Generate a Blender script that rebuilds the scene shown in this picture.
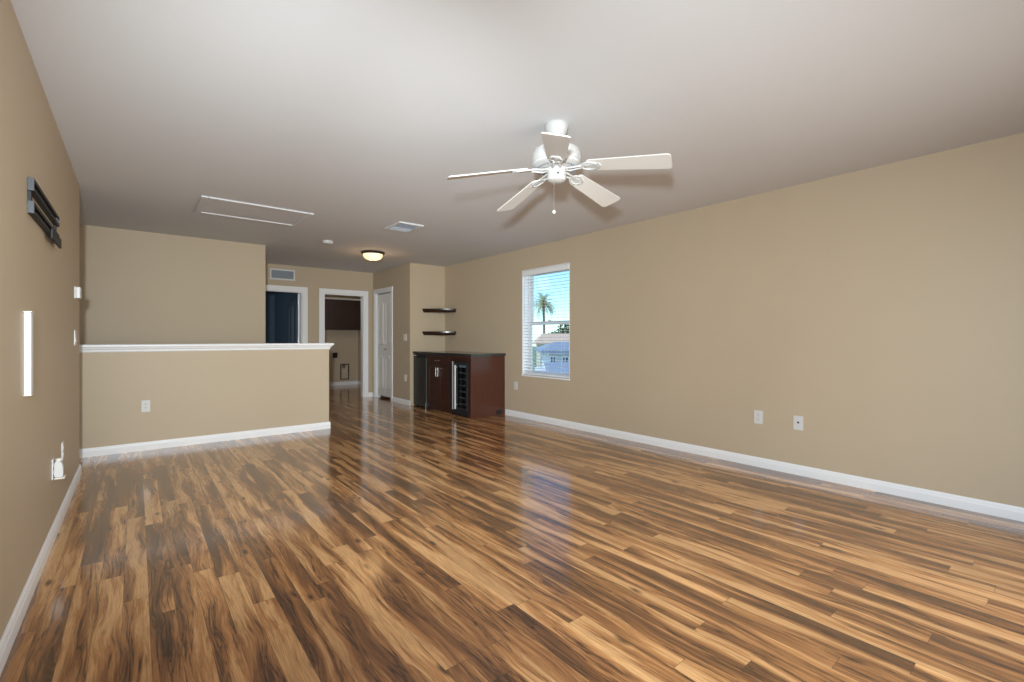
import bpy, bmesh, math, random
from mathutils import Vector, Matrix
PI = math.pi
random.seed(7)
S = bpy.context.scene
for o in list(bpy.data.objects):
    bpy.data.objects.remove(o)
C = S.collection

# ------------------------------------------------------------------ camera, world, sun, lights, exposure
EYE = 1.1474
YAW = math.radians(38.955)
cam = bpy.data.cameras.new('camera'); cam_o = bpy.data.objects.new('camera', cam); C.objects.link(cam_o)
cam.sensor_width = 36.0; cam.lens = 464.65 / 1024 * 36.0
cam.shift_y = -2.55 / 1024
cam.clip_start = 0.02; cam.clip_end = 500
cam_o.location = (0, 0, EYE); cam_o.rotation_euler = (PI / 2, 0, -YAW)
S.camera = cam_o

S.view_settings.view_transform = 'Standard'
S.view_settings.look = 'None'
S.view_settings.exposure = 0.08
S.view_settings.gamma = 1.0
S.view_settings.use_curve_mapping = False

SUN_EL, SUN_ROT = math.radians(48), math.radians(-60)
world = bpy.data.worlds.new('sky'); S.world = world; world.use_nodes = True
wn = world.node_tree.nodes; wl = world.node_tree.links
sky = wn.new('ShaderNodeTexSky'); sky.sky_type = 'NISHITA'; sky.sun_disc = False
sky.sun_elevation = SUN_EL; sky.sun_rotation = SUN_ROT; sky.air_density = 1.0; sky.dust_density = 0.1; sky.ozone_density = 2.0
wn['Background'].inputs[1].default_value = 0.31
tint = wn.new('ShaderNodeMix'); tint.data_type = 'RGBA'; tint.blend_type = 'MULTIPLY'; tint.inputs[0].default_value = 1.0
tint.inputs[7].default_value = (0.62, 0.86, 1.0, 1)
wl.new(sky.outputs[0], tint.inputs[6]); wl.new(tint.outputs[2], wn['Background'].inputs[0])

def light(name, kind, loc, energy, color, target=None, **kw):
    l = bpy.data.lights.new(name, kind); o = bpy.data.objects.new(name, l); C.objects.link(o)
    l.energy = energy; l.color = color; o.location = loc
    for k, v in kw.items():
        setattr(l, k, v)
    if target is not None:
        o.rotation_euler = (Vector(target) - Vector(loc)).to_track_quat('-Z', 'Y').to_euler()
    return o
# the sun stands behind the house's left side: it lights the street beyond the window, not the room
light('sun', 'SUN', (-30, 8, 40), 3.6, (1.0, 0.95, 0.87), target=(0, 0, 0), angle=0.009)
# the photographer's flash heads, held a little above and behind the camera: along the room, to the right, and centred
FLASH = (-0.15, -0.06, 1.43)
light('flash_left_head', 'SPOT', FLASH, 730, (0.88, 0.97, 1.0), target=(0.95, 3.5, 1.42), spot_size=math.radians(75), spot_blend=1.0, shadow_soft_size=0.06)
light('flash_right_head', 'SPOT', FLASH, 440, (0.88, 0.97, 1.0), target=(3.1, 1.75, 1.08), spot_size=math.radians(98), spot_blend=1.0, shadow_soft_size=0.06)
light('flash_centre_head', 'SPOT', FLASH, 190, (0.88, 0.97, 1.0), target=(1.9, 2.4, 1.43), spot_size=math.radians(60), spot_blend=1.0, shadow_soft_size=0.06)
# added warm fill light at the made-up glazed door behind the camera
light('rear_door_fill', 'AREA', (2.85, -1.12, 1.08), 38, (1.0, 0.90, 0.80), target=(0.9, 4.0, 0.3),
      shape='RECTANGLE', size=2.3, size_y=1.95, spread=math.radians(115))
# the lit dome lamp on the hall ceiling, then added unseen fill lights in the laundry and the blue room
light('dome_lamp', 'POINT', (2.755, 6.72, 2.24), 2.4, (1.0, 0.60, 0.26), shadow_soft_size=0.14)
light('laundry_fill', 'POINT', (3.3, 9.35, 2.3), 7, (1.0, 0.97, 0.95), shadow_soft_size=0.1)
light('blue_room_fill', 'AREA', (0.35, 10.1, 1.4), 6, (0.80, 0.92, 1.0), target=(2.3, 10.1, 1.3), shape='RECTANGLE', size=1.0, size_y=1.2)

# ------------------------------------------------------------------ room dimensions
XL, XR = -0.374, 4.329          # left and right wall faces
H = 2.44
YB = -1.2                        # rear wall face
YH = 6.078                       # half wall face
XHE = 1.912                      # half wall end
YU = 7.172                       # stair wall face
XU = 1.395                       # its end
YF = 8.879                       # hall end wall face
XC = 3.643                       # closet wall face
YA = 7.285                       # bar alcove wall face
YLE = 5.354                      # left wall end
YW0, YW1, ZW0, ZW1 = 4.172, 5.124, 0.607, 2.125   # window opening
YLB = 11.5                       # laundry back wall

# ------------------------------------------------------------------ mesh helpers
class MB:
    def __init__(self):
        self.bm = bmesh.new()
    def box(self, x0, x1, y0, y1, z0, z1, bev=0.0, seg=2):
        t = bmesh.new()
        bmesh.ops.create_cube(t, size=1.0)
        for v in t.verts:
            v.co = Vector(((x0 + x1) / 2 + v.co.x * (x1 - x0), (y0 + y1) / 2 + v.co.y * (y1 - y0), (z0 + z1) / 2 + v.co.z * (z1 - z0)))
        if bev > 0:
            bmesh.ops.bevel(t, geom=t.edges[:], offset=bev, segments=seg, profile=0.5, affect='EDGES')
        return self.take(t)
    def take(self, t, M=None):
        if M is not None:
            t.transform(M)
        me = bpy.data.meshes.new('tmp'); t.to_mesh(me); t.free()
        self.bm.from_mesh(me); bpy.data.meshes.remove(me)
        return self
    def lathe(self, prof, cx=0, cy=0, n=40, M=None):
        t = bmesh.new(); rings = []
        for r, z in prof:
            if r < 1e-5:
                rings.append([t.verts.new((cx, cy, z))])
            else:
                rings.append([t.verts.new((cx + r * math.cos(2 * PI * k / n), cy + r * math.sin(2 * PI * k / n), z)) for k in range(n)])
        for a, b in zip(rings, rings[1:]):
            for k in range(n):
                k2 = (k + 1) % n
                if len(a) == 1 and len(b) == 1: continue
                if len(a) == 1: t.faces.new((a[0], b[k2], b[k]))
                elif len(b) == 1: t.faces.new((a[k], a[k2], b[0]))
                else: t.faces.new((a[k], a[k2], b[k2], b[k]))
        bmesh.ops.recalc_face_normals(t, faces=t.faces[:])
        return self.take(t, M)
    def prism(self, pts, d0, d1, axis='y', bev=0.0, M=None):
        """pts is an outline in the plane across `axis`; extruded from d0 to d1 along it."""
        t = bmesh.new()
        def mk(p, d):
            a, b = p
            return {'x': (d, a, b), 'y': (a, d, b), 'z': (a, b, d)}[axis]
        A = [t.verts.new(mk(p, d0)) for p in pts]; B = [t.verts.new(mk(p, d1)) for p in pts]
        t.faces.new(A); t.faces.new(B[::-1])
        n = len(pts)
        for k in range(n):
            t.faces.new((A[k], B[k], B[(k + 1) % n], A[(k + 1) % n]))
        bmesh.ops.recalc_face_normals(t, faces=t.faces[:])
        if bev:
            bmesh.ops.bevel(t, geom=t.edges[:], offset=bev, segments=2, affect='EDGES')
        return self.take(t, M)
    def tube(self, pts, r, n=10, M=None, cap=True):
        t = bmesh.new(); rings = []
        P = [Vector(p) for p in pts]
        rr = r if isinstance(r, (list, tuple)) else [r] * len(P)
        up = None
        for i, p in enumerate(P):
            d = (P[min(i + 1, len(P) - 1)] - P[max(i - 1, 0)]).normalized()
            if up is None:
                up = Vector((0, 0, 1)) if abs(d.z) < 0.9 else Vector((1, 0, 0))
            a = d.cross(up).normalized(); b = a.cross(d).normalized(); up = b
            rings.append([t.verts.new(p + (a * math.cos(2 * PI * k / n) + b * math.sin(2 * PI * k / n)) * rr[i]) for k in range(n)])
        for A, B in zip(rings, rings[1:]):
            for k in range(n):
                t.faces.new((A[k], A[(k + 1) % n], B[(k + 1) % n], B[k]))
        if cap:
            t.faces.new(rings[0][::-1]); t.faces.new(rings[-1])
        bmesh.ops.recalc_face_normals(t, faces=t.faces[:])
        return self.take(t, M)
    def poly(self, verts, faces):
        vs = [self.bm.verts.new(v) for v in verts]
        for f in faces:
            self.bm.faces.new([vs[i] for i in f])
        return self
    def build(self, name, mat, parent=None, smooth=None, **props):
        me = bpy.data.meshes.new(name)
        if smooth:
            for f in self.bm.faces: f.smooth = True
        self.bm.to_mesh(me); self.bm.free()
        me.materials.append(mat)
        o = bpy.data.objects.new(name, me); C.objects.link(o)
        if smooth:
            me.set_sharp_from_angle(angle=math.radians(smooth))
        if parent is not None: o.parent = parent
        for k, v in props.items(): o[k] = v
        return o

def thing(name, label, cat, loc=(0, 0, 0), rz=0.0, group=None):
    o = bpy.data.objects.new(name, None); o.empty_display_size = 0.05; C.objects.link(o)
    o.location = loc; o.rotation_euler = (0, 0, rz)
    o['label'] = label; o['category'] = cat
    if group: o['group'] = group
    return o
def struct_root(name, loc=(0, 0, 0), label=None, cat=None):
    o = bpy.data.objects.new(name, None); o.empty_display_size = 0.05; C.objects.link(o)
    o.location = loc; o['kind'] = 'structure'
    if label: o['label'] = label
    if cat: o['category'] = cat
    return o
def struct(mb, name, mat, label, cat, smooth=None):
    return mb.build(name, mat, None, smooth, kind='structure', label=label, category=cat)
def copy_tree(o, parent=None):
    c = o.copy(); C.objects.link(c)
    if parent is not None: c.parent = parent
    for ch in list(o.children): copy_tree(ch, c)
    return c

# ------------------------------------------------------------------ materials
def nm(name):
    m = bpy.data.materials.new(name); m.use_nodes = True
    return m, m.node_tree.nodes, m.node_tree.links, m.node_tree.nodes['Principled BSDF']
def plain(name, col, rough=0.5, metal=0.0, var=0.04, vscale=8.0, bump=0.0, bscale=200.0, spec=0.5, coat=0.0):
    m, n, l, b = nm(name)
    g = n.new('ShaderNodeNewGeometry')
    t = n.new('ShaderNodeTexNoise'); t.inputs['Scale'].default_value = vscale; t.inputs['Detail'].default_value = 3
    l.new(g.outputs['Position'], t.inputs['Vector'])
    mx = n.new('ShaderNodeMix'); mx.data_type = 'RGBA'
    mx.inputs[6].default_value = tuple(c * (1 - var) for c in col) + (1,)
    mx.inputs[7].default_value = tuple(min(1, c * (1 + var)) for c in col) + (1,)
    l.new(t.outputs['Fac'], mx.inputs[0]); l.new(mx.outputs[2], b.inputs['Base Color'])
    b.inputs['Roughness'].default_value = rough; b.inputs['Metallic'].default_value = metal
    b.inputs['Specular IOR Level'].default_value = spec
    b.inputs['Coat Weight'].default_value = coat
    if bump:
        t2 = n.new('ShaderNodeTexNoise'); t2.inputs['Scale'].default_value = bscale; t2.inputs['Detail'].default_value = 2
        l.new(g.outputs['Position'], t2.inputs['Vector'])
        bp = n.new('ShaderNodeBump'); bp.inputs['Strength'].default_value = bump; bp.inputs['Distance'].default_value = 0.002
        l.new(t2.outputs['Fac'], bp.inputs['Height']); l.new(bp.outputs[0], b.inputs['Normal'])
    return m
def wood(name, c0, c1, rough=0.35, axis=2, scale=30.0):
    m, n, l, b = nm(name)
    g = n.new('ShaderNodeNewGeometry'); mp = n.new('ShaderNodeMapping')
    sc = [scale, scale, scale]; sc[axis] = scale * 0.06
    mp.inputs['Scale'].default_value = sc
    l.new(g.outputs['Position'], mp.inputs['Vector'])
    t = n.new('ShaderNodeTexNoise'); t.inputs['Scale'].default_value = 1.0; t.inputs['Detail'].default_value = 6; t.inputs['Distortion'].default_value = 0.6
    l.new(mp.outputs[0], t.inputs['Vector'])
    mx = n.new('ShaderNodeMix'); mx.data_type = 'RGBA'
    mx.inputs[6].default_value = c0 + (1,); mx.inputs[7].default_value = c1 + (1,)
    l.new(t.outputs['Fac'], mx.inputs[0]); l.new(mx.outputs[2], b.inputs['Base Color'])
    b.inputs['Roughness'].default_value = rough
    return m
def glass(name, tint=(0.93, 0.97, 0.98), refl=1.0):
    m, n, l, b = nm(name)
    n.remove(b)
    tr = n.new('ShaderNodeBsdfTransparent'); tr.inputs[0].default_value = tint + (1,)
    gl = n.new('ShaderNodeBsdfGlossy'); gl.inputs['Roughness'].default_value = 0.02
    lw = n.new('ShaderNodeLayerWeight'); lw.inputs[0].default_value = 0.5
    pw = n.new('ShaderNodeMath'); pw.operation = 'POWER'; pw.inputs[1].default_value = 5.0
    mu = n.new('ShaderNodeMath'); mu.operation = 'MULTIPLY_ADD'; mu.inputs[1].default_value = 0.9 * refl; mu.inputs[2].default_value = 0.04 * refl
    ms = n.new('ShaderNodeMixShader')
    l.new(lw.outputs['Facing'], pw.inputs[0]); l.new(pw.outputs[0], mu.inputs[0]); l.new(mu.outputs[0], ms.inputs[0]); l.new(tr.outputs[0], ms.inputs[1]); l.new(gl.outputs[0], ms.inputs[2])
    l.new(ms.outputs[0], n['Material Output'].inputs[0])
    return m
def emitter(name, col, strength):
    m, n, l, b = nm(name)
    b.inputs['Base Color'].default_value = (0.9, 0.85, 0.75, 1); b.inputs['Roughness'].default_value = 0.3
    b.inputs['Emission Color'].default_value = col + (1,); b.inputs['Emission Strength'].default_value = strength
    return m
def wall_paint(name, col, rough=0.55):
    m, n, l, b = nm(name)
    g = n.new('ShaderNodeNewGeometry')
    t = n.new('ShaderNodeTexNoise'); t.inputs['Scale'].default_value = 1.3; t.inputs['Detail'].default_value = 5; t.inputs['Roughness'].default_value = 0.6
    l.new(g.outputs['Position'], t.inputs['Vector'])
    mx = n.new('ShaderNodeMix'); mx.data_type = 'RGBA'
    mx.inputs[6].default_value = tuple(c * 0.95 for c in col) + (1,); mx.inputs[7].default_value = tuple(c * 1.05 for c in col) + (1,)
    l.new(t.outputs['Fac'], mx.inputs[0]); l.new(mx.outputs[2], b.inputs['Base Color'])
    rr = n.new('ShaderNodeMapRange'); rr.inputs[3].default_value = rough - 0.1; rr.inputs[4].default_value = rough + 0.1
    l.new(t.outputs['Fac'], rr.inputs[0]); l.new(rr.outputs[0], b.inputs['Roughness'])
    t2 = n.new('ShaderNodeTexNoise'); t2.inputs['Scale'].default_value = 130; t2.inputs['Detail'].default_value = 3
    l.new(g.outputs['Position'], t2.inputs['Vector'])
    bp = n.new('ShaderNodeBump'); bp.inputs['Strength'].default_value = 0.12; bp.inputs['Distance'].default_value = 0.002
    l.new(t2.outputs['Fac'], bp.inputs['Height']); l.new(bp.outputs[0], b.inputs['Normal'])
    b.inputs['Specular IOR Level'].default_value = 0.35
    return m

def floor_material():
    m, n, l, b = nm('walnut_laminate')
    def M(op, a=None, b_=None, c=None):
        x = n.new('ShaderNodeMath'); x.operation = op
        for i, v in enumerate((a, b_, c)):
            if v is None: continue
            if isinstance(v, (int, float)): x.inputs[i].default_value = v
            else: l.new(v, x.inputs[i])
        return x.outputs[0]
    def XYZ(x, y, z):
        v = n.new('ShaderNodeCombineXYZ')
        for i, q in enumerate((x, y, z)):
            if isinstance(q, (int, float)): v.inputs[i].default_value = q
            else: l.new(q, v.inputs[i])
        return v.outputs[0]
    def NOISE(vec, scale=1.0, detail=3.0, rough=0.5, dist=0.0):
        t = n.new('ShaderNodeTexNoise'); t.inputs['Scale'].default_value = scale; t.inputs['Detail'].default_value = detail
        t.inputs['Roughness'].default_value = rough; t.inputs['Distortion'].default_value = dist
        l.new(vec, t.inputs['Vector']); return t.outputs['Fac']
    def WHITE(vec):
        t = n.new('ShaderNodeTexWhiteNoise'); t.noise_dimensions = '3D'; l.new(vec, t.inputs['Vector']); return t
    def RAMP(fac, stops, mode='LINEAR'):
        r = n.new('ShaderNodeValToRGB'); r.color_ramp.interpolation = mode
        e = r.color_ramp.elements
        while len(e) < len(stops): e.new(0.5)
        for q, (p, c) in zip(e, stops):
            q.position = p; q.color = tuple(c) + (1,) if len(c) == 3 else c
        l.new(fac, r.inputs[0]); return r.outputs[0]
    def MIX(f, a, b_, mode='MIX'):
        x = n.new('ShaderNodeMix'); x.data_type = 'RGBA'; x.blend_type = mode
        if isinstance(f, (int, float)): x.inputs[0].default_value = f
        else: l.new(f, x.inputs[0])
        for i, v in ((6, a), (7, b_)):
            if isinstance(v, tuple): x.inputs[i].default_value = v + (1,)
            else: l.new(v, x.inputs[i])
        return x.outputs[2]
    W, L = 0.0875, 1.2
    g = n.new('ShaderNodeNewGeometry'); s = n.new('ShaderNodeSeparateXYZ'); l.new(g.outputs['Position'], s.inputs[0])
    X, Y = s.outputs[0], s.outputs[1]
    xr = M('DIVIDE', M('ADD', X, 0.045), W); row = M('FLOOR', xr); fx = M('FRACT', xr)
    r0 = WHITE(XYZ(row, 3.7, 1.1)).outputs['Value']
    yr = M('ADD', M('DIVIDE', Y, L), M('MULTIPLY', r0, 7.0)); col = M('FLOOR', yr); fy = M('FRACT', yr)
    w = WHITE(XYZ(row, col, 5.3)); cs = n.new('ShaderNodeSeparateColor'); l.new(w.outputs['Color'], cs.inputs[0])
    ra, rb, rc = cs.outputs[0], cs.outputs[1], cs.outputs[2]
    ox, oy, oz = M('MULTIPLY', ra, 40.0), M('MULTIPLY', rb, 40.0), M('MULTIPLY', rc, 40.0)
    # slow sideways wander of the figure along the plank
    wob = NOISE(XYZ(M('ADD', M('MULTIPLY', X, 3.0), ox), M('ADD', M('MULTIPLY', Y, 2.2), oy), oz), 1.0, 1.5, 0.45)
    Xw = M('ADD', X, M('MULTIPLY', M('SUBTRACT', wob, 0.5), 0.075))
    band = NOISE(XYZ(M('ADD', M('MULTIPLY', Xw, 12.0), ox), M('ADD', M('MULTIPLY', Y, 0.8), oy), oz), 1.0, 2.0, 0.45, 0.25)
    fine = NOISE(XYZ(M('ADD', M('MULTIPLY', Xw, 60.0), oy), M('ADD', M('MULTIPLY', Y, 3.4), oz), ox), 1.0, 5.0, 0.66, 0.5)
    hair = NOISE(XYZ(M('ADD', M('MULTIPLY', Xw, 240.0), oz), M('ADD', M('MULTIPLY', Y, 9.0), ox), oy), 1.0, 3.0, 0.6)
    v = M('ADD', band, M('MULTIPLY', M('SUBTRACT', fine, 0.5), 0.46))
    v = M('ADD', v, M('MULTIPLY', M('SUBTRACT', rc, 0.5), 0.10))
    base = RAMP(v, [(0.0, (0.76, 0.455, 0.215)), (0.40, (0.69, 0.395, 0.175)), (0.47, (0.52, 0.27, 0.108)), (0.54, (0.37, 0.172, 0.066)),
                    (0.62, (0.24, 0.106, 0.042)), (0.74, (0.13, 0.063, 0.030)), (1.0, (0.07, 0.036, 0.020))])
    # fine grain
    gr = RAMP(hair, [(0.28, (0.58, 0.55, 0.52)), (0.62, (1.10, 1.10, 1.10))])
    base = MIX(0.75, base, gr, 'MULTIPLY')
    # dark veins
    vn = NOISE(XYZ(M('ADD', M('MULTIPLY', Xw, 30.0), oz), M('ADD', M('MULTIPLY', Y, 1.5), ox), oy), 1.0, 4.0, 0.6, 0.5)
    vein = M('ABSOLUTE', M('SUBTRACT', vn, 0.55))
    vf = RAMP(vein, [(0.0, (0.85, 0.85, 0.85)), (0.045, (0, 0, 0))])
    gate = RAMP(v, [(0.40, (0.12, 0.12, 0.12)), (0.52, (1, 1, 1))])
    vf2 = MIX(1.0, vf, gate, 'MULTIPLY')
    base = MIX(vf2, base, (0.040, 0.022, 0.014))
    # warm reddish edges of the heartwood
    red = RAMP(v, [(0.43, (0, 0, 0)), (0.475, (0.35, 0.35, 0.35)), (0.53, (0, 0, 0))])
    base = MIX(red, base, (0.46, 0.185, 0.06))
    # small knots
    vo = n.new('ShaderNodeTexVoronoi'); vo.inputs['Scale'].default_value = 1.0
    l.new(XYZ(M('ADD', M('MULTIPLY', Xw, 9.0), ox), M('ADD', M('MULTIPLY', Y, 3.2), oy), oz), vo.inputs['Vector'])
    kn = M('ADD', vo.outputs['Distance'], M('MULTIPLY', M('SUBTRACT', fine, 0.5), 0.18))
    kf = RAMP(kn, [(0.05, (0.85, 0.85, 0.85)), (0.16, (0, 0, 0))])
    base = MIX(kf, base, (0.035, 0.018, 0.012))
    tone = M('ADD', 0.86, M('MULTIPLY', ra, 0.26))
    base = MIX(1.0, base, XYZ(tone, tone, tone), 'MULTIPLY')
    # seams between strips
    ex = M('MINIMUM', fx, M('SUBTRACT', 1.0, fx)); ey = M('MINIMUM', fy, M('SUBTRACT', 1.0, fy))
    sx = M('LESS_THAN', M('MULTIPLY', ex, W), 0.0007); sy = M('LESS_THAN', M('MULTIPLY', ey, L), 0.0011)
    seam = M('MAXIMUM', sx, sy)
    base = MIX(M('MULTIPLY', seam, 0.6), base, (0.05, 0.028, 0.018))
    l.new(base, b.inputs['Base Color'])
    ro = n.new('ShaderNodeMapRange'); ro.inputs[3].default_value = 0.13; ro.inputs[4].default_value = 0.21
    l.new(fine, ro.inputs[0]); l.new(ro.outputs[0], b.inputs['Roughness'])
    b.inputs['IOR'].default_value = 1.55
    b.inputs['Coat Weight'].default_value = 0.42; b.inputs['Coat Roughness'].default_value = 0.10; b.inputs['Coat IOR'].default_value = 1.6
    hgt = M('SUBTRACT', M('MULTIPLY', hair, 0.25), seam)
    bp = n.new('ShaderNodeBump'); bp.inputs['Strength'].default_value = 0.10; bp.inputs['Distance'].default_value = 0.0015
    l.new(hgt, bp.inputs['Height']); l.new(bp.outputs[0], b.inputs['Normal'])
    return m

M_FLOOR = floor_material()
M_WALL = wall_paint('tan_wall_paint', (0.53, 0.43, 0.31))
M_CEIL = plain('ceiling_paint', (0.69, 0.695, 0.715), 0.85, var=0.02, vscale=2, bump=0.35, bscale=90, spec=0.2)
M_TRIM = plain('white_trim_paint', (0.88, 0.89, 0.91), 0.35, var=0.01)
M_WHITE = plain('white_plastic', (0.68, 0.68, 0.68), 0.4, var=0.01)
M_WHITE2 = plain('almond_plastic', (0.78, 0.74, 0.67), 0.4, var=0.01)
M_FANW = plain('fan_white_enamel', (0.56, 0.56, 0.555), 0.3, var=0.01)
M_BLADE = plain('fan_blade_white', (0.72, 0.70, 0.67), 0.4, var=0.02)
M_DOOR = plain('door_white_paint', (0.82, 0.81, 0.78), 0.4, var=0.015)
M_BLACK = plain('black_powder_coat', (0.018, 0.019, 0.021), 0.55, var=0.1, spec=0.3)
M_STEELGREY = plain('grey_end_cap', (0.045, 0.05, 0.058), 0.5, var=0.05)
M_CHROME = plain('brushed_steel', (0.75, 0.74, 0.72), 0.25, metal=1.0, var=0.03)
M_NICKEL = plain('satin_nickel', (0.62, 0.60, 0.56), 0.3, metal=1.0, var=0.03)
M_BRONZE = plain('dark_bronze', (0.05, 0.035, 0.025), 0.35, metal=0.6, var=0.1)
M_SLOT = plain('dark_slot', (0.03, 0.03, 0.03), 0.6)
M_CHERRY = wood('cherry_stained_wood', (0.050, 0.013, 0.0075), (0.098, 0.029, 0.015), 0.28, 2, 34)
M_CHERRYD = wood('dark_cherry_wood', (0.034, 0.011, 0.008), (0.060, 0.019, 0.012), 0.28, 2, 34)
M_SHELF = wood('espresso_shelf_wood', (0.022, 0.011, 0.008), (0.040, 0.019, 0.012), 0.25, 0, 34)
M_LCAB = wood('laundry_cabinet_wood', (0.035, 0.016, 0.012), (0.055, 0.026, 0.02), 0.4, 2, 30)
M_COUNTER = plain('black_stone_worktop', (0.035, 0.033, 0.030), 0.13, var=0.6, vscale=160)
M_FRIDGE = plain('black_fridge_enamel', (0.030, 0.030, 0.029), 0.4, var=0.05)
M_INSIDE = plain('cooler_liner', (0.015, 0.016, 0.018), 0.4)
M_TRIMSTEEL = plain('satin_steel_trim', (0.62, 0.62, 0.61), 0.45, metal=0.25, var=0.03)
M_RACK = plain('pale_rack_trim', (0.55, 0.55, 0.56), 0.4, var=0.03)
M_COOLGLASS = glass('smoked_glass', (0.55, 0.58, 0.60), 0.8)
M_PANE = glass('window_glass')
M_BLIND = plain('white_blind_slat', (0.86, 0.88, 0.90), 0.45, var=0.01)
M_VINYL = plain('white_vinyl', (0.80, 0.82, 0.84), 0.35, var=0.01)
M_VENTB = plain('grey_louver', (0.48, 0.53, 0.60), 0.5, var=0.03)
M_VENTD = plain('vent_shadow_grey', (0.24, 0.27, 0.31), 0.6, var=0.03)
M_BLUE = plain('dark_blue_wall_paint', (0.055, 0.085, 0.125), 0.6, var=0.04, vscale=2)
M_DIMDOOR = plain('dimmed_white_door_paint', (0.05, 0.075, 0.11), 0.4, var=0.03, vscale=2)  # white door; the room's blue dimness is put into this colour
M_LAMPGLASS = emitter('alabaster_lamp_glass', (1.0, 0.72, 0.36), 1.0)
M_DISPLAY = emitter('cooler_display', (0.35, 0.55, 0.75), 0.15)
M_GRASS = plain('lawn', (0.14, 0.20, 0.07), 0.9, var=0.3, vscale=2)
M_ROAD = plain('pale_concrete', (0.42, 0.42, 0.42), 0.8, var=0.1, vscale=1)
M_STUCCO = plain('white_stucco', (0.62, 0.64, 0.66), 0.8, var=0.05)
M_STUCCO2 = plain('cream_stucco', (0.60, 0.52, 0.42), 0.8, var=0.05)
M_ROOFG = plain('blue_grey_shingles', (0.22, 0.27, 0.34), 0.85, var=0.15, vscale=6)
M_ROOFT = plain('tan_tile_roof', (0.60, 0.42, 0.29), 0.85, var=0.12, vscale=6)
M_DARKGL = plain('dark_house_glass', (0.03, 0.04, 0.055), 0.1)
M_TRUNK = plain('palm_trunk', (0.20, 0.15, 0.11), 0.9, var=0.25, vscale=10)
M_FROND = plain('palm_frond', (0.34, 0.36, 0.14), 0.6, var=0.45, vscale=1.2)
M_LEAF = plain('tree_leaves', (0.06, 0.12, 0.035), 0.8, var=0.4, vscale=2)

# ------------------------------------------------------------------ room shell
struct(MB().box(-3.2, 4.6, -1.5, 11.8, -0.2, 0.0), 'floor', M_FLOOR, 'glossy brown and tan wood strip laminate floor', 'floor')
struct(MB().box(-3.2, 4.6, -1.5, 11.8, H, H + 0.2), 'ceiling', M_CEIL, 'flat off-white painted ceiling', 'ceiling')

def base_profile(mb, p0, p1, nx, ny, h=0.085, t=0.014):
    """baseboard run from p0 to p1 against a wall; (nx, ny) points into the room."""
    prof = [(0.0, 0.0), (t, 0.0), (t, h * 0.62), (t * 0.75, h * 0.72), (t * 0.62, h * 0.86), (t * 0.3, h * 0.95), (t * 0.22, h), (0.0, h)]
    vs = []
    for (x, y) in (p0, p1):
        vs += [(x + nx * a, y + ny * a, z) for a, z in prof]
    k = len(prof)
    fs = [tuple(range(k))[::-1], tuple(range(k, 2 * k))] + [(i, (i + 1) % k, k + (i + 1) % k, k + i) for i in range(k)]
    mb.poly(vs, fs)
    bmesh.ops.recalc_face_normals(mb.bm, faces=mb.bm.faces[:])
    return mb
E0 = 0.0006

# left wall, with its free end beside the stairs
struct(MB().box(XL - 0.13, XL, YB, YLE, 0, H), 'wall_left', M_WALL, 'tan painted wall along the left side of the room', 'wall')
struct(base_profile(MB(), (XL + E0, YB + 0.02), (XL + E0, YLE), 1, 0), 'baseboard_left', M_TRIM, 'white baseboard under the left wall', 'baseboard')
# right wall with the window opening
w = MB()
w.box(XR, XR + 0.17, YB, YW0, 0, H).box(XR, XR + 0.17, YW1, YLB + 0.1, 0, H).box(XR, XR + 0.17, YW0, YW1, 0, ZW0).box(XR, XR + 0.17, YW0, YW1, ZW1, H)
struct(w, 'wall_right', M_WALL, 'long tan painted wall with one window', 'wall')
struct(base_profile(MB(), (XR - E0, YB + 0.02), (XR - E0, 5.50), -1, 0), 'baseboard_right', M_TRIM, 'white baseboard under the long right wall', 'baseboard')
# rear wall behind the camera; its glazed door is added for the fill light
w = MB()
w.box(XL - 0.13, 1.65, YB - 0.13, YB, 0, H).box(4.05, XR + 0.17, YB - 0.13, YB, 0, H).box(1.65, 4.05, YB - 0.13, YB, 2.08, H)
struct(w, 'wall_rear', M_WALL, 'tan wall behind the viewpoint with an added wide glazed door', 'wall')
dr = struct_root('door_1', (2.85, YB - 0.07, 0), 'white framed sliding glass door added unseen behind the viewpoint', 'door')
fr = MB()
for x in (-1.2, -0.02, 1.14):
    fr.box(x, x + 0.06, -0.03, 0.03, 0.0, 2.08)
fr.box(-1.14, 1.14, -0.028, 0.028, 0.0, 0.07).box(-1.14, 1.14, -0.028, 0.028, 2.02, 2.08)
fr.build('door_frame', M_VINYL, dr)
MB().box(-1.14, 1.14, -0.004, 0.004, 0.07, 2.02).build('pane', M_PANE, dr)
# half wall and its cap
struct(MB().box(-1.6, XHE, YH, YH + 0.12, 0, 1.03), 'wall_half', M_WALL, 'tan half wall guarding the stairwell', 'wall')
cap = MB()
prof = [(-0.004, 1.010), (-0.012, 1.018), (-0.014, 1.034), (-0.026, 1.046), (-0.030, 1.058), (-0.042, 1.061), (-0.046, 1.068), (-0.046, 1.080), (-0.040, 1.088)]
# the moulding wraps round the free end: outline at each height
vs = []; fs = []
for p, z in prof:
    vs += [(-1.6, YH + p, z), (XHE - p, YH + p, z), (XHE - p, YH + 0.12 - p, z), (-1.6, YH + 0.12 - p, z)]
for i in range(len(prof) - 1):
    for k in range(4):
        a, b_ = i * 4 + k, i * 4 + (k + 1) % 4
        fs.append((a, b_, b_ + 4, a + 4))
fs.append((3, 2, 1, 0)); q = (len(prof) - 1) * 4; fs.append((q, q + 1, q + 2, q + 3))
cap.poly(vs, fs)
struct(cap, 'trim_1', M_TRIM, 'white moulded cap rail on top of the half wall', 'cap rail')
bb = base_profile(MB(), (-1.6, YH - E0), (XHE + 0.014, YH - E0), 0, -1)
base_profile(bb, (XHE + E0, YH - 0.014), (XHE + E0, YH + 0.134), 1, 0)
struct(bb, 'baseboard_half', M_TRIM, 'white baseboard along the half wall', 'baseboard')
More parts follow.
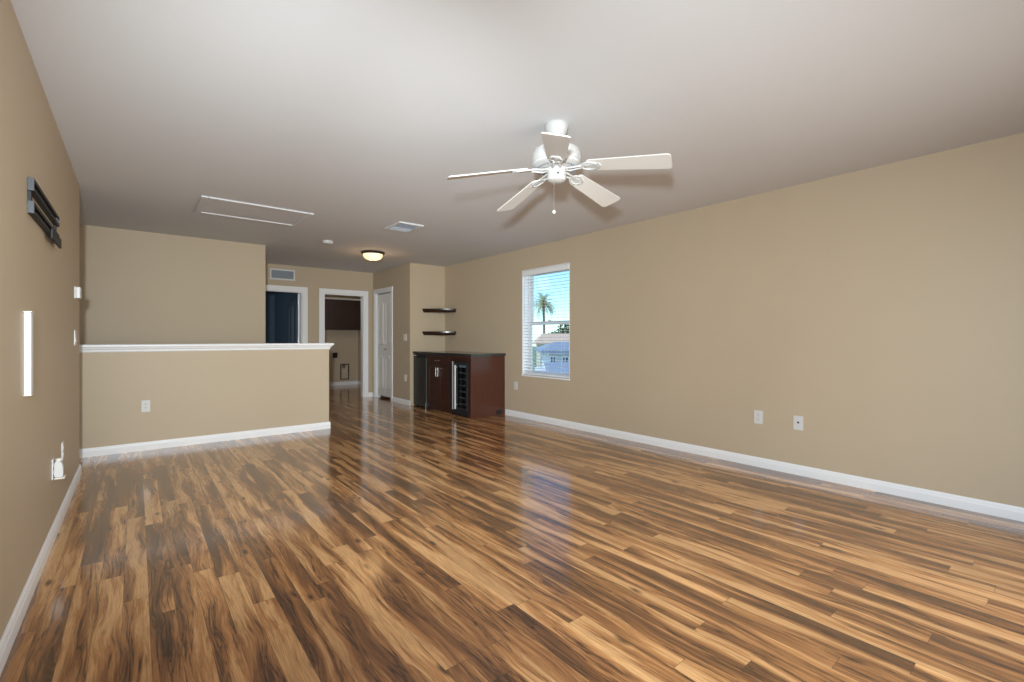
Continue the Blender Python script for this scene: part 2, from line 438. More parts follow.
# stair walls
struct(MB().box(-1.72, XU, YU, YU + 0.12, 0, H), 'wall_stair', M_WALL, 'tan full height wall beyond the half wall', 'wall')
struct(MB().box(-1.72, -1.6, YLE - 0.25, YU, 0, H), 'wall_landing', M_WALL, 'tan wall at the end of the stairwell', 'wall')
struct(MB().box(-1.6, XL - 0.13, YLE - 0.25, YLE - 0.13, 0, H), 'wall_return', M_WALL, 'tan wall turning the corner behind the left wall', 'wall')
# hall
struct(MB().box(XU - 0.12, XU, YU + 0.12, YF, 0, H), 'wall_hall', M_WALL, 'tan side wall of the short hall', 'wall')
D1A, D1B, D2A, D2B, DZ = 1.57, 2.325, 2.70, 3.452, 1.985
w = MB()
for a, b_ in ((XU - 0.12, D1A), (D1B, D2A), (D2B, XR)):
    w.box(a, b_, YF, YF + 0.11, 0, H)
for a, b_ in ((D1A, D1B), (D2A, D2B)):
    w.box(a, b_, YF, YF + 0.11, DZ, H)
struct(w, 'wall_far', M_WALL, 'tan wall at the hall end with two doorways', 'wall')
def casing(mb, a, b_, z, y, cw=0.088, t=0.017):
    for x0, x1 in ((a - cw, a), (b_, b_ + cw)):
        mb.box(x0, x1, y - t, y, 0.0, z, 0.004)
    mb.box(a - cw, b_ + cw, y - t, y, z, z + cw, 0.004)
    # jamb lining
    mb.box(a, a + 0.016, y + 0.001, y + 0.112, 0, z - 0.017).box(b_ - 0.016, b_, y + 0.001, y + 0.112, 0, z - 0.017).box(a, b_, y + 0.001, y + 0.112, z - 0.016, z)
    return mb
struct(casing(MB(), D1A, D1B, DZ, YF - E0), 'trim_2', M_TRIM, 'white casing around the dark blue doorway', 'door casing')
struct(casing(MB(), D2A, D2B, DZ, YF - E0), 'trim_3', M_TRIM, 'white casing around the open laundry doorway', 'door casing')
bb = base_profile(MB(), (D1B + 0.09, YF - E0), (D2A - 0.09, YF - E0), 0, -1)
base_profile(bb, (D2B + 0.09, YF - E0), (XC - 0.015, YF - E0), 0, -1)
struct(bb, 'baseboard_far', M_TRIM, 'white baseboard pieces between the hall doorways', 'baseboard')
# closet wall with bifold doorway
CY0, CY1, CZ = 8.035, 8.755, 2.03
w = MB().box(XC, XC + 0.1, YA + 0.1, CY0, 0, H).box(XC, XC + 0.1, CY1, YF, 0, H).box(XC, XC + 0.1, CY0, CY1, CZ, H)
struct(w, 'wall_closet', M_WALL, 'tan wall holding the white closet door', 'wall')
struct(MB().box(XC, XR, YA, YA + 0.1, 0, H), 'wall_alcove', M_WALL, 'short tan wall behind the bar cabinet', 'wall')
t = 0.017
cs = MB()
cs.box(XC - t, XC - E0, CY0 - 0.07, CY0, 0, CZ, 0.003).box(XC - t, XC - E0, CY1, CY1 + 0.07, 0, CZ, 0.003).box(XC - t, XC - E0, CY0 - 0.07, CY1 + 0.07, CZ, CZ + 0.07, 0.003)
cs.box(XC, XC + 0.1, CY0, CY0 + 0.014, 0, CZ - 0.015).box(XC, XC + 0.1, CY1 - 0.014, CY1, 0, CZ - 0.015).box(XC, XC + 0.1, CY0, CY1, CZ - 0.014, CZ)
struct(cs, 'trim_4', M_TRIM, 'white casing around the bifold closet door', 'door casing')
bb = base_profile(MB(), (XC - E0, YA - 0.014), (XC - E0, CY0 - 0.072), -1, 0)
base_profile(bb, (XC - E0, CY1 + 0.072), (XC - E0, YF - 0.015), -1, 0)
struct(bb, 'baseboard_closet', M_TRIM, 'white baseboard beside the closet door', 'baseboard')
# laundry room and blue room beyond
struct(MB().box(2.44, XR + 0.17, YLB, YLB + 0.1, 0, H), 'wall_laundry', M_WALL, 'tan back wall of the laundry room', 'wall')
struct(MB().box(2.44, 2.50, YF + 0.11, YLB, 0, H), 'wall_laundry_side', M_WALL, 'tan side wall of the laundry room', 'wall')
bb = base_profile(MB(), (2.5, YLB - E0), (XR - 0.015, YLB - E0), 0, -1)
base_profile(bb, (XR - E0, YF + 0.11), (XR - E0, YLB), -1, 0)
struct(bb, 'baseboard_laundry', M_TRIM, 'white baseboard in the laundry room', 'baseboard')
w = MB().box(0.3, 2.438, 11.3, 11.42, 0, H).box(0.18, 0.3, YF + 0.11, 11.42, 0, H).box(2.38, 2.438, YF + 0.112, 11.3, 0, H)
struct(w, 'wall_bedroom', M_BLUE, 'dark blue walls of the unlit room past the doorway', 'wall')
w = MB().box(0.18, XU - 0.12, YF, YF + 0.11, 0, H)
struct(w, 'wall_bedroom_front', M_WALL, 'tan wall beside the hall, in front of the blue room', 'wall')

# ------------------------------------------------------------------ window, blind
wr = struct_root('window_1', (XR + 0.135, (YW0 + YW1) / 2, ZW0), 'white vinyl single hung window in the long right wall', 'window')
hw = (YW1 - YW0) / 2 - 0.002; hh = ZW1 - ZW0 - 0.002
f = MB()
f.box(-0.03, 0.03, -hw, -hw + 0.035, 0, hh, 0.004).box(-0.03, 0.03, hw - 0.035, hw, 0, hh, 0.004)
f.box(-0.03, 0.03, -hw + 0.035, hw - 0.035, 0, 0.04, 0.004).box(-0.03, 0.03, -hw + 0.035, hw - 0.035, hh - 0.035, hh, 0.004)
f.build('window_frame', M_VINYL, wr)
mid = hh * 0.50
for nm_, z0, z1, x0, x1 in (('upper_sash', mid - 0.02, hh - 0.035, 0.002, 0.026), ('lower_sash', 0.04, mid + 0.022, -0.028, -0.002)):
    s_ = MB(); a, b_ = -hw + 0.035, hw - 0.035; e = 0.042
    s_.box(x0, x1, a, a + e, z0, z1, 0.003).box(x0, x1, b_ - e, b_, z0, z1, 0.003).box(x0, x1, a + e, b_ - e, z0, z0 + e, 0.003).box(x0, x1, a + e, b_ - e, z1 - e, z1, 0.003)
    so = s_.build(nm_, M_VINYL, wr)
    MB().box((x0 + x1) / 2 - 0.002, (x0 + x1) / 2 + 0.002, a + e, b_ - e, z0 + e, z1 - e).build('pane', M_PANE, so)
MB().box(-0.045, -0.028, -0.03, 0.03, mid + 0.022, mid + 0.04, 0.004).build('sash_lock', M_WHITE, wr)
# reveal lining and sill
rv = MB()
rv.box(XR, XR + 0.105, YW1 - 0.012, YW1 - 0.0005, ZW0 + 0.02, ZW1 - 0.013).box(XR, XR + 0.105, YW0 + 0.0005, YW0 + 0.012, ZW0 + 0.02, ZW1 - 0.013).box(XR, XR + 0.105, YW0 + 0.0005, YW1 - 0.0005, ZW1 - 0.012, ZW1 - 0.0005)
rv.box(XR - 0.012, XR + 0.105, YW0 + 0.0005, YW1 - 0.0005, ZW0 + 0.0005, ZW0 + 0.02, 0.003)
struct(rv, 'trim_5', M_TRIM, 'white reveal and sill lining the window opening', 'window sill')

bl = thing('window_blind', 'white horizontal slat blind, open, hanging in the window', 'blind', (XR + 0.035, (YW0 + YW1) / 2, ZW0))
bw = hw - 0.016
MB().box(-0.028, 0.03, -bw, bw, hh - 0.068, hh - 0.014, 0.004).build('headrail', M_BLIND, bl)
MB().box(-0.042, -0.029, -bw - 0.001, bw + 0.001, hh - 0.085, hh - 0.014, 0.004).build('valance', M_BLIND, bl)
sl = MB(); pitch = 0.0435; z = 0.075; ns = 0
tilt = math.radians(4)
while z < hh - 0.10:
    n_ = 5; vs = []; fs = []
    for i in range(n_ + 1):
        u = -0.025 + 0.05 * i / n_
        crown = 0.0022 * (1 - (u / 0.025) ** 2)
        zz = z + u * math.sin(tilt) + crown
        vs += [(u, -bw, zz), (u, bw, zz), (u, -bw, zz + 0.0026), (u, bw, zz + 0.0026)]
    for i in range(n_):
        a = i * 4; c_ = a + 4
        fs += [(a, a + 1, c_ + 1, c_), (a + 2, c_ + 2, c_ + 3, a + 3), (a, c_, c_ + 2, a + 2), (a + 1, a + 3, c_ + 3, c_ + 1)]
    fs += [(0, 2, 3, 1), (n_ * 4, n_ * 4 + 1, n_ * 4 + 3, n_ * 4 + 2)]
    sl.poly(vs, fs); z += pitch; ns += 1
sl.build('slats', M_BLIND, bl)
MB().box(-0.025, 0.025, -bw, bw, 0.026, 0.05, 0.005).build('bottom_rail', M_BLIND, bl)
for y in (-bw + 0.14, 0.0, bw - 0.14):
    cd = MB()
    for x in (-0.027, 0.027): cd.tube([(x, y, 0.048), (x, y, hh - 0.07)], 0.0012, 6)
    cd.build('ladder_cord', M_BLIND, bl)
MB().tube([(-0.046, bw - 0.05, hh - 0.08), (-0.050, bw - 0.05, hh - 0.75)], 0.004, 8).build('tilt_wand', M_WHITE, bl)

# ------------------------------------------------------------------ bifold closet door (in the closet wall, faces -X)
d = struct_root('door_2', (XC + 0.05, (CY0 + CY1) / 2, 0), 'white narrow bifold closet door with arched raised panels', 'door')
def arch(y0, y1, z0, z1, rise, n_=12):
    pts = [(y0, z0), (y1, z0)]
    for i in range(n_ + 1):
        u = i / n_; y = y1 + (y0 - y1) * u
        k = math.sin(PI * u)
        pts.append((y, z1 - rise + rise * k ** 1.4))
    return pts
half = (CY1 - CY0) / 2 - 0.018
for sgn in (-1, 1):
    a, b_ = (0.003, half) if sgn > 0 else (-half, -0.003)
    leaf = MB().box(-0.016, 0.016, a, b_, 0.045, CZ - 0.035, 0.003)
    lo = leaf.build('door_leaf', M_DOOR, d)
    for z0, z1, rs in ((1.03, 1.88, 0.06), (0.20, 0.83, 0.05)):
        g_ = MB(); m_ = 0.058
        o_ = arch(a + m_, b_ - m_, z0, z1, rs); i_ = arch(a + m_ + 0.014, b_ - m_ - 0.014, z0 + 0.014, z1 - 0.014, rs)
        j_ = arch(a + m_ + 0.032, b_ - m_ - 0.032, z0 + 0.032, z1 - 0.032, rs * 0.9)
        k_ = len(o_)
        vs = [(-0.0165, y, z) for y, z in o_] + [(-0.026, y, z) for y, z in [((p[0] + q[0]) / 2, (p[1] + q[1]) / 2) for p, q in zip(o_, i_)]] + [(-0.0175, y, z) for y, z in i_] + [(-0.0245, y, z) for y, z in j_]
        fs = []
        for r_ in range(3):
            for i in range(k_):
                fs.append((r_ * k_ + i, r_ * k_ + (i + 1) % k_, (r_ + 1) * k_ + (i + 1) % k_, (r_ + 1) * k_ + i))
        fs.append(tuple(range(3 * k_, 4 * k_)))
        g_.poly(vs, fs); bmesh.ops.recalc_face_normals(g_.bm, faces=g_.bm.faces[:])
        g_.build('raised_panel', M_DOOR, lo)
    if sgn < 0:
        kb = MB(); kb.lathe([(0, 0), (0.007, 0.001), (0.007, 0.018), (0.016, 0.024), (0.017, 0.032), (0.010, 0.039), (0, 0.040)], n=20, M=Matrix.Translation((-0.0165, -0.06, 0.94)) @ Matrix.Rotation(-PI / 2, 4, 'Y'))
        kb.build('door_knob', M_NICKEL, lo, 40)
MB().box(-0.014, 0.014, -half, half, CZ - 0.034, CZ - 0.016).build('door_track', M_VENTD, d)

# ------------------------------------------------------------------ open blue room door
d3 = struct_root('door_3', (D1B - 0.045, YF + 0.125, 0), 'white panelled door, coloured dark blue for dim light, standing open into the dark room', 'door')
th = math.radians(91)
def door_leaf():
    # closed leaf would run toward -X; rotated about the hinge it runs toward +Y
    R = Matrix.Rotation(-th, 4, 'Z')
    t_ = MB().box(-0.735, 0.0, 0.0, 0.035, 0.012, DZ - 0.02, 0.002)
    bmesh.ops.transform(t_.bm, matrix=R, verts=t_.bm.verts[:])
    return t_, R
t_, R = door_leaf()
lf = t_.build('door_leaf', M_DIMDOOR, d3)
for x0, x1 in ((-0.65, -0.41), (-0.325, -0.085)):
    for z0, z1, rs in ((1.05, 1.86, 0.10), (0.2, 0.85, 0.0)):
        g_ = MB(); o_ = arch(x0, x1, z0, z1, rs); i_ = arch(x0 + 0.03, x1 - 0.03, z0 + 0.03, z1 - 0.03, rs)
        k_ = len(o_)
        vs = [(x, -0.0005, z) for x, z in o_] + [(x, -0.009, z) for x, z in [((p[0] * .5 + q[0] * .5), (p[1] * .5 + q[1] * .5)) for p, q in zip(o_, i_)]] + [(x, -0.002, z) for x, z in i_]
        fs = [(r_ * k_ + i, r_ * k_ + (i + 1) % k_, (r_ + 1) * k_ + (i + 1) % k_, (r_ + 1) * k_ + i) for r_ in range(2) for i in range(k_)] + [tuple(range(2 * k_, 3 * k_))]
        g_.poly(vs, fs); bmesh.ops.recalc_face_normals(g_.bm, faces=g_.bm.faces[:])
        bmesh.ops.transform(g_.bm, matrix=R, verts=g_.bm.verts[:])
        g_.build('raised_panel', M_DIMDOOR, lf)
e_ = MB().box(0.0008, 0.0032, 0.0005, 0.0345, 0.014, DZ - 0.022)
bmesh.ops.transform(e_.bm, matrix=R, verts=e_.bm.verts[:])
e_.build('door_edge', M_TRIM, d3, label='white painted hinge edge of the open door')
for z in (0.25, 1.08, 1.78):
    MB().tube([(0.009, -0.006, z - 0.045), (0.009, -0.006, z + 0.045)], 0.007, 10).build('hinge', M_NICKEL, d3)

# ------------------------------------------------------------------ ceiling fan
FC = (1.975, 2.015)
fan = thing('ceiling_fan', 'white five-blade ceiling fan hanging near the room centre', 'ceiling fan', (FC[0], FC[1], H))
MB().lathe([(0, -0.0005), (0.066, -0.0005), (0.070, -0.008), (0.070, -0.022), (0.064, -0.045), (0.052, -0.066), (0.045, -0.078), (0.034, -0.082), (0, -0.082)]).build('canopy', M_FANW, fan, 40)
MB().lathe([(0, -0.06), (0.013, -0.06), (0.013, -0.150), (0, -0.150)], n=20).build('down_rod', M_FANW, fan, 40)
MB().lathe([(0, -0.125), (0.026, -0.125), (0.034, -0.132), (0.075, -0.140), (0.112, -0.148), (0.136, -0.162), (0.147, -0.182), (0.149, -0.200), (0.149, -0.222), (0.144, -0.228), (0.144, -0.234), (0.149, -0.240), (0.146, -0.254), (0.126, -0.266), (0.080, -0.272), (0, -0.272)], n=56).build('motor_housing', M_FANW, fan, 30)
vent = MB()
for k in range(36):
    a = 2 * PI * k / 36
    b4 = bmesh.new(); bmesh.ops.create_cube(b4, size=1.0)
    vent.take(b4, Matrix.Rotation(a, 4, 'Z') @ Matrix.Translation((0.112, 0, -0.2695)) @ Matrix.Rotation(math.radians(14), 4, 'Y') @ Matrix.Diagonal((0.032, 0.006, 0.003, 1)))
vent.build('cooling_slots', M_VENTD, fan)
MB().lathe([(0, -0.270), (0.062, -0.270), (0.064, -0.277), (0.058, -0.284), (0.056, -0.294), (0.058, -0.298), (0.058, -0.328), (0.051, -0.340), (0.034, -0.348), (0, -0.350)], n=48).build('switch_housing', M_FANW, fan, 30)
MB().tube([(-0.034, -0.0470, -0.312), (-0.038, -0.052, -0.312)], 0.006, 10).build('reverse_switch', M_SLOT, fan)
ch = MB()
cxp, cyp = -0.027, -0.006
for k in range(53):
    ch.lathe([(0, 0.0016), (0.0012, 0.001), (0.0016, 0), (0.0012, -0.001), (0, -0.0016)], n=6, M=Matrix.Translation((cxp, cyp, -0.349 - k * 0.0033)))
ch.tube([(cxp, cyp, -0.347), (cxp, cyp, -0.526)], 0.0006, 5)
cho = ch.build('pull_chain', M_NICKEL, fan)
MB().lathe([(0, 0.012), (0.004, 0.011), (0.009, 0.006), (0.011, 0.0), (0.009, -0.007), (0.005, -0.011), (0, -0.012)], n=18, M=Matrix.Translation((cxp, cyp, -0.533))).build('chain_ball', M_WHITE, cho, 60)
ZBL = -0.252
pitch_a = math.radians(13)
def blade_outline():
    pts = []
    r0, r1, w0, w1 = 0.190, 0.665, 0.052, 0.071
    for i in range(9):                      # rounded root
        a = PI / 2 + PI * i / 8
        pts.append((r0 + 0.022 + 0.030 * math.cos(a), w0 * math.sin(a)))
    pts += [(r1 - 0.02, -w1)]
    for i in range(1, 5):
        a = -PI / 2 + (PI / 2) * i / 4
        pts.append((r1 - 0.02 + 0.02 * math.cos(a), -w1 + 0.02 + 0.02 * math.sin(a)))
    for i in range(0, 5):
        a = (PI / 2) * i / 4
        pts.append((r1 - 0.02 + 0.02 * math.cos(a), w1 - 0.02 + 0.02 * math.sin(a)))
    return pts
for k in range(5):
    A = Matrix.Translation((0, 0, -0.27)) @ Matrix.Rotation(math.radians(-2.2), 4, Vector((0.70, 0.714, 0))) @ Matrix.Translation((0, 0, 0.27)) @ Matrix.Rotation(math.radians(9 + 72 * k), 4, 'Z')
    TP = A @ Matrix.Translation((0, 0, ZBL)) @ Matrix.Rotation(math.radians(8.2), 4, 'Y') @ Matrix.Rotation(-pitch_a, 4, 'X')
    bl_ = MB().prism(blade_outline(), -0.003, 0.003, 'z', M=TP).build('blade', M_BLADE, fan)
    ir = MB()
    # cast arm: two ribs from the hub that open into a ring and a plate under the blade
    for sg in (-1, 1):
        ir.tube([(0.050, sg * 0.018, -0.276), (0.085, sg * 0.024, -0.284), (0.120, sg * 0.018, -0.283), (0.158, sg * 0.014, -0.283)], 0.0065, 8, M=A)
    ring = [(0.205 + 0.050 * math.cos(2 * PI * i / 24), 0.036 * math.sin(2 * PI * i / 24), -0.0075) for i in range(25)]
    ir.tube(ring, 0.0055, 8, M=TP, cap=False)
    ir.prism([(0.145, -0.014), (0.20, -0.010), (0.262, -0.026), (0.275, 0.0), (0.262, 0.026), (0.20, 0.010), (0.145, 0.014)], -0.0095, -0.0035, 'z', M=TP)
    iro = ir.build('blade_iron', M_FANW, bl_, 50)
    for x, y in ((0.180, 0.0), (0.255, -0.016), (0.255, 0.016)):
        MB().lathe([(0, -0.0125), (0.004, -0.0115), (0.0045, -0.0095), (0, -0.0095)], n=10, M=TP @ Matrix.Translation((x, y, 0))).build('screw', M_NICKEL, iro)

# ------------------------------------------------------------------ ceiling fittings
cl = thing('ceiling_light', 'flush dome lamp with bronze rim, lit, on the ceiling near the closet', 'ceiling light', (2.755, 6.72, H))
MB().lathe([(0, -0.0005), (0.150, -0.0005), (0.168, -0.010), (0.170, -0.026), (0.162, -0.034), (0.146, -0.036), (0, -0.036)], n=48).build('rim', M_BRONZE, cl, 35)
MB().lathe([(0.144, -0.0365), (0.143, -0.055), (0.132, -0.080), (0.108, -0.102), (0.070, -0.117), (0.030, -0.123), (0, -0.124)], n=48).build('glass_dome', M_LAMPGLASS, cl, 60)
MB().lathe([(0, -0.1245), (0.010, -0.125), (0.012, -0.131), (0.006, -0.138), (0, -0.140)], n=16).build('finial', M_BRONZE, cl, 60)

sd = thing('smoke_detector', 'small round white smoke detector on the ceiling', 'smoke detector', (1.975, 6.33, H))
MB().lathe([(0, -0.0005), (0.068, -0.0005), (0.068, -0.012), (0, -0.012)], n=40).build('base', M_WHITE, sd, 40)
MB().lathe([(0, -0.0122), (0.064, -0.0122), (0.066, -0.020), (0.060, -0.034), (0.046, -0.040), (0.020, -0.042), (0, -0.042)], n=40).build('cover', M_WHITE, sd, 35)
MB().lathe([(0, -0.0422), (0.012, -0.0422), (0.011, -0.045), (0, -0.0455)], n=20).build('test_button', M_VENTB, sd, 40)

cv = thing('ceiling_vent', 'white rectangular air register with louvers on the ceiling', 'vent', (2.405, 4.96, H), rz=0.0)
f = MB(); a, b_ = 0.150, 0.200
for x0, x1, y0, y1 in ((-a, -a + 0.03, -b_, b_), (a - 0.03, a, -b_, b_), (-a + 0.03, a - 0.03, -b_, -b_ + 0.03), (-a + 0.03, a - 0.03, b_ - 0.03, b_)):
    f.box(x0, x1, y0, y1, -0.016, -0.0005, 0.003)
f.build('frame', M_WHITE, cv)
MB().box(-a + 0.03, a - 0.03, -b_ + 0.03, b_ - 0.03, -0.003, -0.0008).build('duct_opening', M_VENTD, cv)
lv = MB()
for k in range(9):
    y = -b_ + 0.05 + k * 0.0375
    t4 = bmesh.new(); bmesh.ops.create_cube(t4, size=1.0)
    lv.take(t4, Matrix.Translation((0, y, -0.011)) @ Matrix.Rotation(math.radians(38 if k < 5 else -38), 4, 'X') @ Matrix.Diagonal((2 * a - 0.062, 0.024, 0.002, 1)))
lv.build('louvers', M_VENTB, cv)

ah = thing('attic_hatch', 'flat rectangular attic hatch with raised trim on the ceiling', 'attic hatch', (0.942, 5.36, H))
f = MB(); a, b_ = 0.487, 0.345
for x0, x1, y0, y1 in ((-a, -a + 0.055, -b_, b_), (a - 0.055, a, -b_, b_), (-a + 0.055, a - 0.055, -b_, -b_ + 0.055), (-a + 0.055, a - 0.055, b_ - 0.055, b_)):
    f.box(x0, x1, y0, y1, -0.016, -0.0005, 0.006)
f.build('frame', M_CEIL, ah)
MB().box(-a + 0.056, a - 0.056, -b_ + 0.056, b_ - 0.056, -0.006, -0.0005).build('panel', M_CEIL, ah)

rg = thing('return_air_grille', 'grey louvered return air grille above the blue doorway', 'vent', (1.995, YF, 2.172))
f = MB(); a = 0.205; hz = 0.193
f.box(-a, -a + 0.028, -0.012, -0.0005, 0, hz, 0.002).box(a - 0.028, a, -0.012, -0.0005, 0, hz, 0.002).box(-a + 0.028, a - 0.028, -0.012, -0.0005, 0, 0.028, 0.002).box(-a + 0.028, a - 0.028, -0.012, -0.0005, hz - 0.028, hz, 0.002)
f.build('frame', M_WHITE, rg)
MB().box(-a + 0.028, a - 0.028, -0.003, -0.0008, 0.028, hz - 0.028).build('duct_opening', M_VENTD, rg)
lv = MB()
for k in range(10):
    z = 0.036 + k * 0.0135
    t4 = bmesh.new(); bmesh.ops.create_cube(t4, size=1.0)
    lv.take(t4, Matrix.Translation((0, -0.0085, z)) @ Matrix.Rotation(math.radians(40), 4, 'X') @ Matrix.Diagonal((2 * a - 0.058, 0.013, 0.0015, 1)))
lv.build('louvers', M_VENTB, rg)

# ------------------------------------------------------------------ outlets and switches (local front is -Y)
def rounded(w_, h_, r_, n_=5):
    pts = []
    for cx, cz, a0 in ((w_ / 2 - r_, h_ / 2 - r_, 0), (-w_ / 2 + r_, h_ / 2 - r_, 90), (-w_ / 2 + r_, -h_ / 2 + r_, 180), (w_ / 2 - r_, -h_ / 2 + r_, 270)):
        for i in range(n_ + 1):
            a = math.radians(a0 + 90 * i / n_); pts.append((cx + r_ * math.cos(a), cz + r_ * math.sin(a)))
    return pts
def plate(parent, mat, w_=0.072, h_=0.118):
    MB().prism(rounded(w_, h_, 0.006), -0.0062, -0.0006, 'y').build('cover_plate', mat, parent)
def outlet(label, loc, rz, mat=None, group='white wall outlets'):
    o = thing('wall_outlet', label, 'outlet', loc, rz, group); mat = mat or M_WHITE
    plate(o, mat)
    for zc in (0.021, -0.021):
        pts = [(x * 1.0, z + zc) for x, z in rounded(0.034, 0.030, 0.012)]
        r_ = MB().prism(pts, -0.0085, -0.006, 'y').build('receptacle', mat, o)
        sl_ = MB()
        for x, hh_ in ((-0.0065, 0.009), (0.0065, 0.007)): sl_.box(x - 0.0011, x + 0.0011, -0.0089, -0.0083, zc + 0.001, zc + 0.001 + hh_)
        sl_.lathe([(0, 0), (0.0025, 0), (0.0025, 0.0006), (0, 0.0006)], n=10, M=Matrix.Translation((0, -0.0083, zc - 0.008)) @ Matrix.Rotation(PI / 2, 4, 'X'))
        sl_.build('slots', M_SLOT, r_)
    MB().lathe([(0, 0), (0.003, 0), (0.0025, 0.001), (0, 0.0012)], n=12, M=Matrix.Translation((0, -0.0062, 0)) @ Matrix.Rotation(PI / 2, 4, 'X')).build('screw', M_NICKEL, o)
    return o
RW, LW = -PI / 2, PI / 2
def switch(label, loc, rz, gang=1, rocker=True, mat=None):
    o = thing('light_switch', label, 'light switch', loc, rz, 'white wall switches'); mat = mat or M_WHITE
    plate(o, mat, 0.072 + 0.046 * (gang - 1), 0.118)
    for g_ in range(gang):
        x = (g_ - (gang - 1) / 2) * 0.046
        MB().prism([(-0.006, 0.033), (-0.006, -0.033), (-0.0105, -0.033), (-0.0075, 0.0), (-0.0065, 0.033)], x - 0.016, x + 0.016, 'x').build('rocker', mat, o)
    return o
outlet('white outlet low on the half wall under its white cap', (0.076, YH, 0.453), 0)
outlet('white outlet on the long wall below and left of the window', (XR, 5.262, 0.457), RW)
outlet('duplex outlet low on the bare long wall, nearer the window', (XR, 1.846, 0.445), RW)
outlet('almond outlet low on the wall between closet door and bar', (XC, 7.455, 0.46), RW, M_WHITE2)
outlet('outlet plate low on the left wall past the plug-in freshener', (XL, 4.165, 0.42), LW)
switch('white switch on the wall between closet door and bar', (XC, 7.465, 1.165), RW, 2, mat=M_WHITE2)
switch('white switch near the end of the left wall under the thermostat', (XL, 4.97, 1.152), LW, 2)
cx_ = thing('coaxial_outlet', 'cable jack plate with dark socket, right of the duplex outlet', 'outlet', (XR, 1.524, 0.437), RW)
plate(cx_, M_WHITE)
MB().lathe([(0, 0), (0.008, 0), (0.008, 0.003), (0.0055, 0.004), (0.0055, 0.011), (0.003, 0.012), (0, 0.009)], n=18, M=Matrix.Translation((0, -0.0062, 0.004)) @ Matrix.Rotation(PI / 2, 4, 'X')).build('socket', M_SLOT, cx_)
for z in (-0.042, 0.042): MB().lathe([(0, 0), (0.003, 0), (0.0025, 0.001), (0, 0.0012)], n=12, M=Matrix.Translation((0, -0.0062, z)) @ Matrix.Rotation(PI / 2, 4, 'X')).build('screw', M_NICKEL, cx_)

# plug-in freshener with its outlet on the left wall
outlet('outlet plate on the left wall holding the plug-in freshener', (XL, 3.727, 0.40), LW)
af = thing('plug_in_air_freshener', 'white plug-in air freshener in the left wall outlet', 'air freshener', (XL, 3.727, 0.385), LW)
prof = [(-0.0095, -0.032), (-0.044, -0.034), (-0.046, -0.026), (-0.045, 0.020), (-0.040, 0.046), (-0.031, 0.060), (-0.020, 0.062), (-0.0095, 0.050)]
MB().prism(prof, -0.028, 0.028, 'x', bev=0.004).build('housing', M_WHITE, af, 40)
MB().box(-0.030, 0.030, -0.054, -0.0095, -0.044, -0.0345, 0.003).build('base_lip', M_WHITE2, af)
MB().lathe([(0, 0.0), (0.014, 0.0), (0.014, 0.010), (0.010, 0.014), (0, 0.014)], n=18, M=Matrix.Translation((0, -0.026, 0.058))).build('scent_dial', M_WHITE2, af, 40)

# thermostat
tt = thing('thermostat', 'small white thermostat box high near the left wall end', 'thermostat', (XL, 4.97, 1.503), LW)
MB().box(-0.062, 0.062, -0.010, -0.0006, -0.047, 0.047, 0.003).build('wall_plate', M_WHITE, tt)
MB().box(-0.058, 0.058, -0.036, -0.0102, -0.044, 0.044, 0.005).build('housing', M_WHITE, tt)
MB().box(-0.03, 0.03, -0.0366, -0.0355, 0.0, 0.03).build('display', M_VENTB, tt)

# white vertical cable box on the left wall
cb = thing('cable_cover', 'tall narrow white cover box mounted on the left wall', 'cable cover', (XL, 2.87, 0.908), LW)
MB().box(-0.027, 0.027, -0.024, -0.0006, 0.0, 0.350, 0.004).build('cover', M_WHITE, cb)
MB().box(-0.028, 0.028, -0.025, -0.0006, -0.006, -0.0005, 0.001).build('bottom_cap', M_WHITE2, cb)
MB().box(-0.028, 0.028, -0.025, -0.0006, 0.3505, 0.356, 0.001).build('top_cap', M_WHITE2, cb)

# TV wall bracket
tv = thing('tv_wall_mount', 'black empty television bracket with two rails on the left wall', 'TV mount', (XL, 3.36, 1.70), LW)
def rail(z0, z1, xa, xb):
    t_ = MB()
    t_.box(xa, xb, -0.006, -0.0006, z0, z1)
    t_.box(xa, xb, -0.018, -0.006, z1 - 0.005, z1).box(xa, xb, -0.018, -0.006, z0, z0 + 0.005)
    t_.box(xa, xb, -0.022, -0.018, z1 - 0.016, z1).box(xa, xb, -0.022, -0.018, z0, z0 + 0.016)
    return t_
for z0, z1 in ((0.102, 0.158), (0.002, 0.054)):
    r_ = rail(z0, z1, -0.43, 0.43).build('rail', M_BLACK, tv)
    for x in (-0.434, 0.430):
        MB().box(x, x + 0.004, -0.023, -0.0006, z0 - 0.001, z1 + 0.001, 0.001).build('end_cap', M_STEELGREY, r_)
    for k in range(6): MB().lathe([(0, 0), (0.006, 0), (0.006, 0.001), (0, 0.001)], n=10, M=Matrix.Translation((-0.36 + k * 0.144, -0.0062, (z0 + z1) / 2)) @ Matrix.Rotation(PI / 2, 4, 'X')).build('bolt_head', M_STEELGREY, r_)
for x in (-0.425, 0.395):
    MB().box(x, x + 0.03, -0.012, -0.0006, 0.0545, 0.1015, 0.001).build('side_plate', M_BLACK, tv)
MB().box(0.06, 0.41, -0.034, -0.0225, -0.028, 0.026, 0.003).build('lock_bar', M_BLACK, tv)
MB().box(0.16, 0.20, -0.030, -0.0225, 0.0282, 0.046, 0.002).build('lock_tab', M_BLACK, tv)

